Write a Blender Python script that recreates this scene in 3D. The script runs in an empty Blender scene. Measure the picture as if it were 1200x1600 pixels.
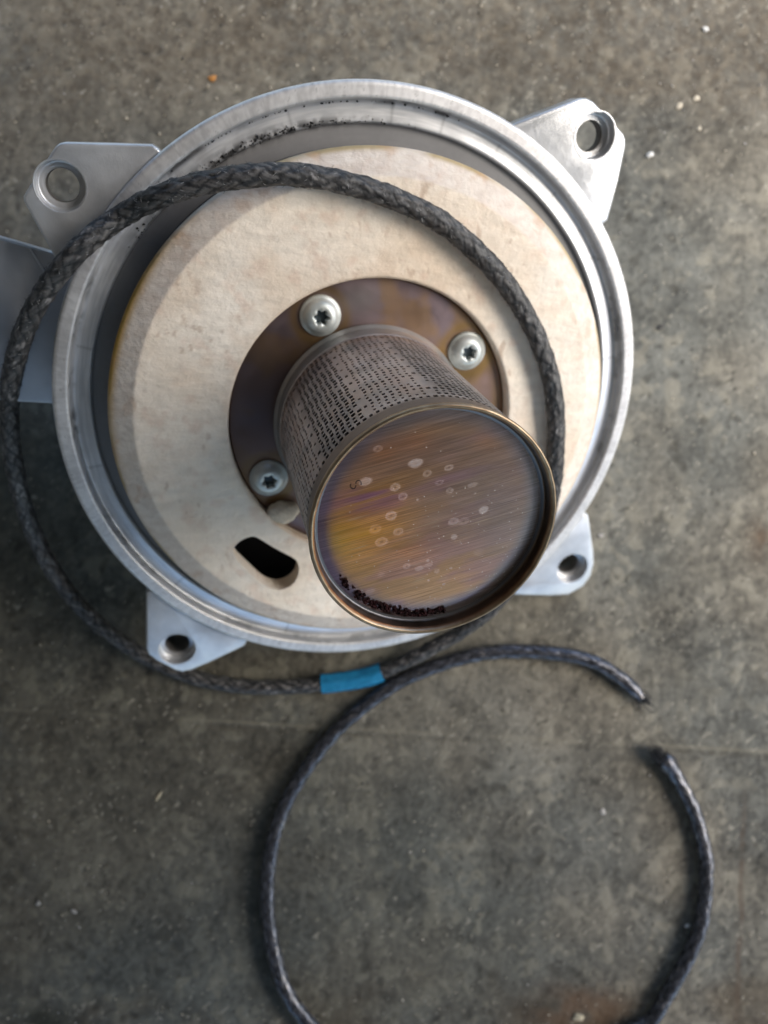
import bpy, bmesh, math, random
import numpy as np
from mathutils import Vector, Matrix, Euler

scene = bpy.context.scene
C = scene.collection
MM = 0.001
H = 0.326                      # phone lens above the concrete, metres
F = 1200.0 / 1600.0            # focal length in picture heights

# ------------------------------------------------------------------ camera
cd = bpy.data.cameras.new('camera')
cam = bpy.data.objects.new('camera', cd); C.objects.link(cam)
cam.location = (0, 0, H)
cd.sensor_fit = 'VERTICAL'; cd.sensor_height = 8.0; cd.sensor_width = 6.0
cd.lens = 8.0 * F
cd.clip_start = 0.01; cd.clip_end = 60
cd.dof.use_dof = True
cd.dof.focus_distance = 0.192
cd.dof.aperture_fstop = 2.5
scene.camera = cam

# ------------------------------------------------------------------ light
SUN_AZ, SUN_EL = math.radians(94), math.radians(46)    # azimuth clockwise from +Y
w = bpy.data.worlds.new('World'); scene.world = w; w.use_nodes = True
nt = w.node_tree
bg = nt.nodes['Background']
sky = nt.nodes.new('ShaderNodeTexSky'); sky.sky_type = 'NISHITA'; sky.sun_disc = False
sky.sun_elevation = SUN_EL; sky.sun_rotation = SUN_AZ
sky.air_density = 1.0; sky.dust_density = 1.0; sky.ozone_density = 1.0
hs = nt.nodes.new('ShaderNodeHueSaturation'); hs.inputs['Saturation'].default_value = 1.15      # thin overcast
nt.links.new(sky.outputs[0], hs.inputs['Color']); nt.links.new(hs.outputs[0], bg.inputs[0]); bg.inputs[1].default_value = 0.15
sd = bpy.data.lights.new('sun', 'SUN'); sd.energy = 3.0; sd.angle = math.radians(50); sd.color = (1, .91, .77)
sun = bpy.data.objects.new('sun', sd); C.objects.link(sun)
sdir = Vector((math.sin(SUN_AZ) * math.cos(SUN_EL), math.cos(SUN_AZ) * math.cos(SUN_EL), math.sin(SUN_EL)))
sun.rotation_euler = sdir.to_track_quat('Z', 'Y').to_euler()
sun.location = (0, 0, 2)
scene.view_settings.view_transform = 'Standard'; scene.view_settings.look = 'None'
scene.view_settings.exposure = 1.2; scene.view_settings.gamma = 1.0

# ------------------------------------------------------------------ helpers
rng = np.random.default_rng(7)
random.seed(7)

def _hash(ix, iy, iz, seed):
    n = (ix.astype(np.int64) * 374761393 + iy.astype(np.int64) * 668265263 + iz.astype(np.int64) * 2147483647 + seed * 1274126177) & 0xffffffff
    n = ((n ^ (n >> 13)) * 1274126177) & 0xffffffff
    n = ((n ^ (n >> 16)) * 2246822519) & 0xffffffff
    return ((n ^ (n >> 15)) & 0xffffff) / float(0xffffff)

def _rot(seed):
    return np.array(Euler((.7 + seed * 1.37, 1.1 + seed * .83, .5 + seed * 2.11)).to_matrix())

def vnoise(p, scale, seed=0):
    """value noise 0..1 of points p (N,3) at cells of size `scale`"""
    q = (np.asarray(p, float) @ _rot(seed)) / scale
    i = np.floor(q).astype(np.int64); f = q - i; f = f * f * (3 - 2 * f)
    r = 0
    for dx in (0, 1):
        for dy in (0, 1):
            for dz in (0, 1):
                wgt = (f[:, 0] if dx else 1 - f[:, 0]) * (f[:, 1] if dy else 1 - f[:, 1]) * (f[:, 2] if dz else 1 - f[:, 2])
                r = r + wgt * _hash(i[:, 0] + dx, i[:, 1] + dy, i[:, 2] + dz, seed)
    return r

def snoise(p, scale, seed=0):
    global _rot
    keep = _rot; _rot = lambda s_: np.eye(3)
    try: return vnoise(p, scale, seed)
    finally: _rot = keep

def fbm(p, scale, octv=4, seed=0, gain=.5):
    r = 0; a = 1; t = 0
    for k in range(octv):
        r = r + a * vnoise(p, scale / 2 ** k, seed + 17 * k); t += a; a *= gain
    return r / t

def sstep(a, b, x):
    t = np.clip((x - a) / (b - a), 0, 1); return t * t * (3 - 2 * t)

def mix(a, b, t):
    t = np.asarray(t)[:, None]
    return np.asarray(a) * (1 - t) + np.asarray(b) * t

def mesh_obj(name, verts, faces, mat, parent=None, smooth=True):
    me = bpy.data.meshes.new(name)
    me.from_pydata([tuple(v) for v in verts] if not isinstance(verts, list) else verts, [], faces)
    me.update()
    if smooth: me.polygons.foreach_set('use_smooth', [True] * len(me.polygons))
    o = bpy.data.objects.new(name, me); C.objects.link(o)
    if mat: me.materials.append(mat)
    if parent: o.parent = parent
    return o

def grid_obj(name, V, nu, nv, mat, parent=None, close_u=False, close_v=False, flip=False):
    """V (nu*nv,3), v fastest; quads made with numpy"""
    iu = np.arange(nu if close_u else nu - 1); iv = np.arange(nv if close_v else nv - 1)
    A, B = np.meshgrid(iu, iv, indexing='ij')
    a = A * nv + B; b = ((A + 1) % nu) * nv + B; c = ((A + 1) % nu) * nv + (B + 1) % nv; d = A * nv + (B + 1) % nv
    q = np.stack([a, b, c, d] if not flip else [a, d, c, b], -1).reshape(-1, 4)
    me = bpy.data.meshes.new(name)
    me.vertices.add(len(V)); me.vertices.foreach_set('co', np.asarray(V, np.float32).ravel())
    me.loops.add(q.size); me.loops.foreach_set('vertex_index', q.astype(np.int32).ravel())
    me.polygons.add(len(q)); me.polygons.foreach_set('loop_start', np.arange(0, q.size, 4, dtype=np.int32))
    me.update(calc_edges=True); me.validate()
    me.polygons.foreach_set('use_smooth', [True] * len(me.polygons))
    o = bpy.data.objects.new(name, me); C.objects.link(o)
    if mat: me.materials.append(mat)
    if parent: o.parent = parent
    return o

def coords(o):
    me = o.data; a = np.empty(len(me.vertices) * 3, np.float32); me.vertices.foreach_get('co', a); return a.reshape(-1, 3).astype(float)

def paint(o, col=None, **fl):
    me = o.data
    if col is not None:
        at = me.color_attributes.new('col', 'FLOAT_COLOR', 'POINT')
        at.data.foreach_set('color', np.concatenate([np.clip(col, 0, 1), np.ones((len(col), 1))], 1).astype(np.float32).ravel())
    for k, v in fl.items():
        at = me.attributes.new(k, 'FLOAT', 'POINT'); at.data.foreach_set('value', np.asarray(v, np.float32))

def lathe(name, prof, n, mat, parent=None, cap=False):
    prof = np.asarray(prof, float); a = np.linspace(0, 2 * np.pi, n, endpoint=False)
    V = np.stack([prof[None, :, 0] * np.cos(a)[:, None], prof[None, :, 0] * np.sin(a)[:, None], np.broadcast_to(prof[None, :, 1], (n, len(prof)))], -1).reshape(-1, 3) * MM
    return grid_obj(name, V, n, len(prof), mat, parent, close_u=True)

def dense(prof, step):
    """subdivide a profile so no segment is longer than step"""
    out = [prof[0]]
    for a, b in zip(prof[:-1], prof[1:]):
        k = max(1, int(math.ceil(math.dist(a, b) / step)))
        out += [(a[0] + (b[0] - a[0]) * i / k, a[1] + (b[1] - a[1]) * i / k) for i in range(1, k + 1)]
    return out

def rounded(prof, r, k=3):
    """round the inner corners of an open profile"""
    out = [prof[0]]
    for p, c, n in zip(prof[:-2], prof[1:-1], prof[2:]):
        p, c, n = map(np.array, (p, c, n)); lp, ln = np.linalg.norm(p - c), np.linalg.norm(n - c)
        rr = min(r, lp * .45, ln * .45); a = c + (p - c) / lp * rr; b = c + (n - c) / ln * rr
        for i in range(k + 1):
            t = i / k; out.append(tuple((1 - t) ** 2 * a + 2 * t * (1 - t) * c + t * t * b))
    out.append(prof[-1]); return out

def prism(poly, z0, z1, mat=None, name='prism', parent=None, smooth=False):
    n = len(poly)
    V = [(x * MM, y * MM, z0 * MM) for x, y in poly] + [(x * MM, y * MM, z1 * MM) for x, y in poly]
    area = sum(poly[i][0] * poly[(i + 1) % n][1] - poly[(i + 1) % n][0] * poly[i][1] for i in range(n))
    Fc = [tuple(range(n))[::-1], tuple(range(n, 2 * n))] + [(i, (i + 1) % n, n + (i + 1) % n, n + i) for i in range(n)]
    if area < 0: Fc = [f[::-1] for f in Fc]
    return mesh_obj(name, V, Fc, mat, parent, smooth)

def apply_mods(o):
    dg = bpy.context.evaluated_depsgraph_get(); dg.update()
    me = bpy.data.meshes.new_from_object(o.evaluated_get(dg)); o.modifiers.clear(); o.data = me
    return o

def cut(o, cutter, keep=False):
    m = o.modifiers.new('cut', 'BOOLEAN'); m.operation = 'DIFFERENCE'; m.solver = 'EXACT'; m.object = cutter
    apply_mods(o)
    if not keep: bpy.data.objects.remove(cutter)

def bevel(o, width, seg=2, angle=40):
    m = o.modifiers.new('bevel', 'BEVEL'); m.width = width * MM; m.segments = seg; m.limit_method = 'ANGLE'; m.angle_limit = math.radians(angle)
    apply_mods(o)

def shade(o, deg=35):
    o.data.polygons.foreach_set('use_smooth', [True] * len(o.data.polygons))
    try: o.data.set_sharp_from_angle(angle=math.radians(deg))
    except Exception: pass

def circle(cx, cy, r, n=48):
    return [(cx + r * math.cos(2 * math.pi * i / n), cy + r * math.sin(2 * math.pi * i / n)) for i in range(n)]

# the tilted burner door: its axis leans over; R, T were surveyed from the photograph's circles
_p = (0.4637, 0.2239); _t = np.array([-6.1814, 33.7734, -262.9729])
_cx, _sx, _cy, _sy = math.cos(_p[0]), math.sin(_p[0]), math.cos(_p[1]), math.sin(_p[1])
RM = np.array([[1, 0, 0], [0, _cx, -_sx], [0, _sx, _cx]]) @ np.array([[_cy, 0, _sy], [0, 1, 0], [-_sy, 0, _cy]])
T = _t + np.array([0, 0, H * 1000])
CAML = -RM.T @ _t
def on_door(u, v, z):
    """point of the door's own plane z (mm), for survey point u, v"""
    d = RM.T @ np.array([(u - 600) / 1200, -(v - 800) / 1200, -1.0]); k = (z - CAML[2]) / d[2]; return CAML + k * d
def on_floor(u, v, h=0.0):
    """world point (m) at height h mm above the concrete"""
    D = H * 1000 - h; return np.array([(u - 600) / 1200 * D, -(v - 800) / 1200 * D, h]) * MM

# ------------------------------------------------------------------ materials
def new_mat(name):
    m = bpy.data.materials.new(name); m.use_nodes = True
    return m, m.node_tree, m.node_tree.nodes['Principled BSDF']

def add_bump(t, b, scale, strength, dist, detail=6, stretch=None, rough=.6, prev=None):
    tc = t.nodes.new('ShaderNodeTexCoord'); n = t.nodes.new('ShaderNodeTexNoise'); n.inputs['Scale'].default_value = scale; n.inputs['Detail'].default_value = detail
    n.inputs['Roughness'].default_value = rough
    src = tc.outputs['Object']
    if stretch:
        mp = t.nodes.new('ShaderNodeMapping'); mp.inputs['Scale'].default_value = stretch[0]; mp.inputs['Rotation'].default_value = stretch[1]
        t.links.new(src, mp.inputs[0]); src = mp.outputs[0]
    t.links.new(src, n.inputs['Vector'])
    bp = t.nodes.new('ShaderNodeBump'); bp.inputs['Strength'].default_value = strength; bp.inputs['Distance'].default_value = dist
    t.links.new(n.outputs[0], bp.inputs['Height'])
    if prev: t.links.new(prev.outputs[0], bp.inputs['Normal'])
    t.links.new(bp.outputs[0], b.inputs['Normal'])
    return bp

def noise_col(t, b, c1, c2, scale, detail=6, lo=.3, hi=.7, rough=None):
    tc = t.nodes.new('ShaderNodeTexCoord'); n = t.nodes.new('ShaderNodeTexNoise'); n.inputs['Scale'].default_value = scale; n.inputs['Detail'].default_value = detail
    t.links.new(tc.outputs['Object'], n.inputs['Vector'])
    r = t.nodes.new('ShaderNodeValToRGB'); r.color_ramp.elements[0].position = lo; r.color_ramp.elements[1].position = hi
    r.color_ramp.elements[0].color = (*c1, 1); r.color_ramp.elements[1].color = (*c2, 1)
    t.links.new(n.outputs[0], r.inputs[0]); t.links.new(r.outputs[0], b.inputs['Base Color'])
    if rough:
        mr = t.nodes.new('ShaderNodeMapRange'); mr.inputs[3].default_value = rough[0]; mr.inputs[4].default_value = rough[1]
        t.links.new(n.outputs[0], mr.inputs[0]); t.links.new(mr.outputs[0], b.inputs['Roughness'])
    return n

def attr_mat(name, metal=0.0, rough=.5, attrs=()):
    m, t, b = new_mat(name)
    a = t.nodes.new('ShaderNodeAttribute'); a.attribute_name = 'col'; t.links.new(a.outputs['Color'], b.inputs['Base Color'])
    b.inputs['Metallic'].default_value = metal; b.inputs['Roughness'].default_value = rough
    for at, inp in attrs:
        q = t.nodes.new('ShaderNodeAttribute'); q.attribute_name = at; t.links.new(q.outputs['Fac'], b.inputs[inp])
    return m, t, b

M = {}
M['concrete'], t, b = attr_mat('concrete', 0, .85, [('rough', 'Roughness')]); b1 = add_bump(t, b, 900, .5, .0006); add_bump(t, b, 260, .35, .001, prev=b1)
M['cast'], t, b = new_mat('cast_aluminium'); b.inputs['Metallic'].default_value = .60
noise_col(t, b, (.42, .425, .435), (.62, .62, .625), 90, 10, .30, .70, (.27, .42)); b1 = add_bump(t, b, 2200, .25, .0002); add_bump(t, b, 220, .22, .0006, prev=b1)
M['ring'], t, b = attr_mat('turned_aluminium', 1, .35, [('rough', 'Roughness'), ('metal', 'Metallic')]); add_bump(t, b, 1800, .10, .0002)
M['duct'], t, b = new_mat('duct_aluminium'); b.inputs['Metallic'].default_value = .6
noise_col(t, b, (.34, .36, .40), (.50, .52, .56), 60, 8, .3, .7, (.38, .55)); add_bump(t, b, 500, .15, .0005)
M['ceramic'], t, b = attr_mat('ceramic_fibre', 0, .95); b1 = add_bump(t, b, 900, .5, .0006, stretch=((.35, 1, 1), (0, 0, .5))); add_bump(t, b, 320, .45, .001, prev=b1)
M['plate'], t, b = attr_mat('heat_tinted_plate', 1, .36, [('rough', 'Roughness')]); add_bump(t, b, 900, .06, .0003)
M['sleeve'], t, b = attr_mat('perforated_steel', .75, .5, [('rough', 'Roughness')]); add_bump(t, b, 2500, .15, .0002)
M['cap'], t, b = attr_mat('brushed_end_cap', 1, .34, [('rough', 'Roughness'), ('metal', 'Metallic')])
tc = t.nodes.new('ShaderNodeTexCoord'); mp0 = t.nodes.new('ShaderNodeMapping'); mp0.name = 'grain_turn'; mp = t.nodes.new('ShaderNodeMapping'); mp.inputs['Scale'].default_value = (60, 4200, 1)
t.links.new(tc.outputs['Object'], mp0.inputs[0]); t.links.new(mp0.outputs[0], mp.inputs[0])
n = t.nodes.new('ShaderNodeTexNoise'); n.inputs['Scale'].default_value = 1; n.inputs['Detail'].default_value = 5; t.links.new(mp.outputs[0], n.inputs['Vector'])
r_ = t.nodes.new('ShaderNodeMapRange'); r_.inputs[1].default_value = .25; r_.inputs[2].default_value = .75; r_.inputs[3].default_value = .72; r_.inputs[4].default_value = 1.28; t.links.new(n.outputs[0], r_.inputs[0])
mx = t.nodes.new('ShaderNodeMix'); mx.data_type = 'RGBA'; mx.blend_type = 'MULTIPLY'; mx.inputs[0].default_value = 1
t.links.new(b.inputs['Base Color'].links[0].from_socket, mx.inputs[6]); t.links.new(r_.outputs[0], mx.inputs[7]); t.links.new(mx.outputs[2], b.inputs['Base Color'])
bp_ = t.nodes.new('ShaderNodeBump'); bp_.inputs['Strength'].default_value = .12; bp_.inputs['Distance'].default_value = .0002; t.links.new(n.outputs[0], bp_.inputs['Height']); t.links.new(bp_.outputs[0], b.inputs['Normal'])
M['bronze'], t, b = attr_mat('bronzed_rim', 1, .36); add_bump(t, b, 1500, .12, .0003)
M['screw'], t, b = new_mat('zinc_screw'); b.inputs['Metallic'].default_value = .55
noise_col(t, b, (.46, .49, .47), (.66, .68, .65), 300, 6, .3, .7, (.38, .55)); add_bump(t, b, 1800, .12, .0002)
M['recess'], t, b = new_mat('screw_recess'); b.inputs['Metallic'].default_value = .8; b.inputs['Base Color'].default_value = (.10, .13, .15, 1); b.inputs['Roughness'].default_value = .45
M['rope'], t, b = attr_mat('graphite_braid', 0, .6, [('rough', 'Roughness')]); add_bump(t, b, 2600, .5, .0003)
M['old_rope'], t, b = attr_mat('graphite_sheath', .6, .3, [('rough', 'Roughness')]); add_bump(t, b, 1800, .3, .0003)
M['fibre'], t, b = new_mat('black_fibre'); b.inputs['Base Color'].default_value = (.016, .016, .018, 1); b.inputs['Roughness'].default_value = .7
M['lint'], t, b = new_mat('grey_fibre'); b.inputs['Base Color'].default_value = (.30, .29, .28, 1); b.inputs['Roughness'].default_value = .6
M['tape'], t, b = new_mat('blue_tape'); noise_col(t, b, (.003, .13, .27), (.007, .19, .36), 300, 4, .3, .7, (.42, .6)); add_bump(t, b, 420, .5, .0005, stretch=((1, .12, .12), (0, 0, 0)))
M['soot'], t, b = new_mat('red_brown_soot'); b.inputs['Specular IOR Level'].default_value = .05; noise_col(t, b, (.008, .005, .005), (.040, .014, .015), 700, 4, .35, .7); b.inputs['Roughness'].default_value = .8
M['black'], t, b = new_mat('black_soot'); b.inputs['Base Color'].default_value = (.02, .02, .021, 1); b.inputs['Roughness'].default_value = .75; b.inputs['Specular IOR Level'].default_value = .1
M['dark'], t, b = new_mat('dark_cavity_metal'); b.inputs['Base Color'].default_value = (.03, .03, .033, 1); b.inputs['Roughness'].default_value = .7  # dark base stands in for the shade below the slot
M['void'], t, b = new_mat('shaded_interior'); b.inputs['Base Color'].default_value = (.008, .008, .008, 1); b.inputs['Roughness'].default_value = .9  # near-black base stands in for the shade inside the tube
M['bore'], t, b = new_mat('shaded_bore'); b.inputs['Base Color'].default_value = (.09, .085, .08, 1); b.inputs['Roughness'].default_value = .6  # dark base stands in for the shade inside the bolt holes
def stone(name, c):
    M[name], t, b = new_mat(name); noise_col(t, b, tuple(x * .75 for x in c), c, 900, 5, .3, .7); b.inputs['Roughness'].default_value = .8; add_bump(t, b, 1500, .3, .0003)
stone('white_stone', (.66, .65, .62)); stone('cream_stone', (.50, .44, .34)); stone('grey_stone', (.36, .34, .31)); stone('dark_stone', (.04, .037, .033)); stone('orange_stone', (.45, .20, .05)); stone('straw', (.55, .48, .33))

def tag(o, label=None, cat=None, group=None, kind=None):
    if label: o['label'] = label
    if cat: o['category'] = cat
    if group: o['group'] = group
    o['kind'] = kind or 'thing'
    return o

# ------------------------------------------------------------------ concrete floor
def build_floor():
    out = np.concatenate([np.arange(.004, .5, .006), np.arange(.52, 2, .045), [2.5, 3.5, 6]])
    xs = np.concatenate([-.19 - out[::-1], np.arange(-.19, .1901, .0008), .1904 + out])
    ys = np.concatenate([-.25 - out[::-1], np.arange(-.25, .2501, .0008), .2504 + out])
    X, Y = np.meshgrid(xs, ys, indexing='ij')
    P = np.stack([X.ravel(), Y.ravel(), 0 * X.ravel()], 1)
    Q = P * 1000                                        # mm
    big = fbm(Q, 90, 4, 3); mid = fbm(Q, 22, 5, 11); fine = fbm(Q, 5.5, 4, 23); grit = vnoise(Q, 1.5, 31); agg = vnoise(Q, 3.2, 41); agg2 = vnoise(Q, 6.5, 43)
    v = .108 + .07 * (big - .5) + .11 * (mid - .5) + .085 * (fine - .5) + .075 * (grit - .5)
    col = mix((1.10, 1.0, .84), (.99, 1.0, .94), sstep(.35, .65, fbm(Q, 60, 3, 51))) * v[:, None]
    pale = sstep(.62, .84, agg) * .7 + sstep(.64, .86, agg2) * .7
    col = mix(col, np.array((.235, .22, .185)), np.clip(pale * (.25 + .75 * sstep(.4, .6, mid)), 0, .55))
    dk = sstep(.72, .9, vnoise(Q, 4.2, 61)) * .55
    col = mix(col, np.array((.040, .037, .030)), dk)
    # brown dirt at the near edge and the far corners, moss and rust stains
    x, y = Q[:, 0], Q[:, 1]
    n1 = fbm(Q, 14, 4, 71)
    dirt = sstep(-200, -216, y + 40 * (n1 - .5)) * .6 * sstep(.35, .6, fbm(Q, 30, 3, 73))
    corner = sstep(.0, 30., (y - 168) + 30 * (n1 - .5) + .12 * np.abs(x)) * .6
    dirt = dirt * sstep(-330, -250, y); corner = corner * sstep(330, 250, y)
    left = sstep(-120, -160, x + 50 * (fbm(Q, 40, 3, 77) - .5)) * .35
    gr = mix(np.array((.055, .038, .022)), np.array((.125, .10, .072)), sstep(.35, .7, fbm(Q, 3, 3, 79)))
    col = mix(col, gr, np.clip(np.maximum(np.maximum(dirt, corner * (.4 + .8 * vnoise(Q, 2.2, 83))), left), 0, .85))
    # soft shade over the near left, painted into the concrete's colour
    near_left_shade = sstep(.25, .85, sstep(60, -150, x * .8 + y * .75 + 70 * (fbm(Q, 70, 3, 91) - .5) + 30)) * .62
    col = mix(col, col * np.array((.55, .57, .54)), near_left_shade)
    moss = .8 * sstep(.25, 1.0, np.exp(-(((x + 146) / 16) ** 2 + ((y + 215) / 7) ** 2)) * (.4 + 1.2 * fbm(Q, 12, 4, 75)))
    col = mix(col, np.array((.018, .018, .010)), np.clip(moss * 1.3, 0, .9))
    rust = np.exp(-(((x - 85) / 20) ** 2 + ((y + 212) / 10) ** 2)) + .7 * np.exp(-(((x - 162) / 6) ** 2 + ((y + 12) / 8) ** 2))
    col = mix(col, np.array((.10, .055, .028)), np.clip(rust * sstep(.3, .6, n1), 0, .7))
    # saw-cut scratch across the slab
    yl = -84 - .055 * (x + 160) + 1.5 * (fbm(Q, 30, 2, 97) - .5)
    line = np.exp(-((y - yl) / .8) ** 2) * sstep(.3, .6, fbm(Q * np.array([1, .01, 1]), 24, 3, 99))
    col = mix(col, np.array((.19, .175, .14)), np.clip(line * .55, 0, .45))
    line2 = np.exp(-((y - yl + 2.2) / .9) ** 2) * sstep(.35, .6, fbm(Q * np.array([1, .01, 1]), 30, 3, 103))
    col = mix(col, np.array((.06, .055, .045)), np.clip(line2 * .4, 0, .4))
    xl = 152 + .03 * (y + 150) + 3 * (fbm(Q, 12, 3, 107) - .5)
    l3 = np.exp(-((x - xl) / 1.0) ** 2) * sstep(-110, -150, y) * sstep(.3, .6, fbm(Q, 9, 3, 109))
    col = mix(col, np.array((.07, .045, .03)), np.clip(l3, 0, .6))
    ring_ = np.hypot(x - 113, (y + 178) * 1.15) + 7 * (fbm(Q, 14, 3, 121) - .5)
    col = mix(col, col * .62, np.exp(-((ring_ - 19) / 1.6) ** 2) * sstep(.35, .6, fbm(Q, 18, 3, 123)) * .8)
    pore = sstep(.80, .93, vnoise(Q, 1.9, 131)) * .7
    col = mix(col, np.array((.022, .02, .017)), pore * sstep(.4, .6, mid))
    bright = sstep(.84, .95, vnoise(Q, 1.6, 133)) * .6
    col = mix(col, np.array((.33, .31, .27)), bright)
    inside = (np.abs(x) < 189) & (np.abs(y) < 249)
    P[:, 2] = np.where(inside, (- .3 * pore + .35 * (fbm(Q, 9, 4, 113) - .5) + .25 * (fine - .5) - .25 * dk - .3 * line2 + .12 * pale + .22 * (grit - .5)) * MM, 0)
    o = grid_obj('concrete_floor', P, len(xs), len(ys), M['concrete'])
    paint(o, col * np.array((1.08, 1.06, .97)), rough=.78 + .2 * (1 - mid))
    tag(o, kind='structure')
    return o
build_floor()
# unseen blockers added above and beside the lens to shade the near left
def light_blocker(name, corners, z0, z1):
    V = [(x, y, z) for z in (z0, z1) for x, y in corners]
    m, t, b = new_mat('blocker_grey'); noise_col(t, b, (.32, .32, .32), (.40, .395, .39), 8); b.inputs['Roughness'].default_value = .8
    o = mesh_obj(name, V, [(3, 2, 1, 0), (4, 5, 6, 7), (0, 1, 5, 4), (1, 2, 6, 5), (2, 3, 7, 6), (3, 0, 4, 7)], m, smooth=False)
    tag(o, kind='structure'); return o
light_blocker('light_blocker', ((-.42, -.80), (.95, -.80), (.10, .46), (-.42, .46)), .43, .50)
light_blocker('side_blocker', ((-.50, -.74), (-.423, -.74), (-.423, .46), (-.50, .46)), -.01, .52)  # unseen side panel, added to block light from the left

# ------------------------------------------------------------------ burner door
door = bpy.data.objects.new('burner_door', None); C.objects.link(door)
mw = Matrix.Identity(4)
for i in range(3):
    for j in range(3): mw[i][j] = RM[i, j]
    mw[i][3] = T[i] * MM
door.matrix_world = mw
door.empty_display_size = .02
tag(door, 'round cast aluminium burner door with cream insulation and perforated burner tube, lying tilted', 'burner door', kind='thing')

# ring casting ----------------------------------------------------------------
prof = [(70, -11), (98.5, -11), (99.6, -9.8), (100, -1.2), (99.5, -.3), (98.7, 0), (95.8, 0), (95.25, -.3), (95.0, -1.0), (94.9, -2.4), (94.6, -3.2), (94.0, -3.75),
        (93.0, -3.95), (91.6, -3.9), (90.2, -3.75), (89.4, -3.65), (89.0, -3.8), (88.8, -4.3), (88.6, -5.0), (88.2, -5.3), (87.4, -5.35), (78, -5.35)]
ring = lathe('door_ring', dense(prof, .45), 1440, M['ring'], door)
P = coords(ring) * 1000; r = np.hypot(P[:, 0], P[:, 1]); a = np.arctan2(P[:, 1], P[:, 0])
cyl = np.stack([np.cos(a) * 90, np.sin(a) * 90, r], 1); cylh = cyl * np.array([.06, .06, 1])
turn = fbm(cylh, .5, 3, 5); patch = fbm(P, 9, 4, 7); speck = vnoise(P, .9, 9); pit = fbm(P, 2.2, 3, 13)
col = mix((.58, .59, .61), (.80, .80, .81), sstep(.3, .7, .6 * turn + .4 * patch)); rough = .24 + .16 * patch
rim = sstep(95.0, 95.6, r) * sstep(-1.2, -.4, P[:, 2]); grain = fbm(np.stack([a * 95, r * .25, 0 * r], 1), .7, 2, 61); pit2 = fbm(P, 1.1, 3, 63)
col = mix(col, mix((.47, .455, .45), (.66, .645, .635), sstep(.3, .7, .35 * grain + .35 * pit2 + .3 * patch)), rim); col = mix(col, np.array((.22, .21, .2)), rim * sstep(.68, .78, pit2) * .5); rough = rough + rim * .14
floor_ = sstep(-4.2, -5.0, P[:, 2]) * (r < 89)
col = mix(col, mix((.125, .122, .122), (.185, .18, .18), .6 * patch + .4 * pit2), floor_ * .95); rough = rough + .25 * floor_
stain = sstep(94.2, 95.4, r) * sstep(-.6, -1.6, P[:, 2]) * (r < 95.6)
sooty = sstep(.42, .6, fbm(cyl * np.array([1, 1, .3]), 10, 3, 15))
stain = np.maximum(stain, np.exp(-((r - 94.6) / .9) ** 2) * (P[:, 2] < -.6) * sooty * sstep(.4, .6, fbm(P, 3, 3, 64)))
col = mix(col, np.array((.045, .045, .047)), np.clip(stain * (.6 + .4 * sooty) * (.45 + .55 * np.exp(-((((np.degrees(a) - 112) + 180) % 360 - 180) / 75) ** 2)), 0, .95))
for q_ in (103, 84, 74, 62, 47, 31, 8, 163, 188, 221, 250, 291):
    col = mix(col, col * .72, np.exp(-((((deg_ := np.degrees(a)) - q_ + 180) % 360 - 180) / .28) ** 2) * (r > 89.3) * (r < 94))
deg = np.degrees(a)
arc = np.exp(-((deg - 112) / 22) ** 2)
edge = np.exp(-((r - 89.4) / 1.5) ** 2)
col = mix(col, np.array((.05, .05, .052)), np.clip(arc * edge * sstep(.38, .62, fbm(P, 2.0, 4, 19)) * 1.2, 0, .95))
smear = np.exp(-((deg - 128) / 16) ** 2) * sstep(.35, .7, fbm(P, 5, 4, 21)) * (r > 88) * (r < 95)
col = mix(col, np.array((.20, .19, .185)), smear * .75); rough = rough + .15 * smear
metal = .56 - .54 * floor_ - .3 * smear
paint(ring, col, rough=np.clip(rough, .12, .9), metal=metal)
# underside pan
pan = lathe('back_pan', rounded([(4, -17), (74, -17), (80, -12.6), (97.5, -12.6), (97.5, -10.7), (72, -10.7), (4, -10.7)], 1.5), 128, M['cast'], door)

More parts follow.
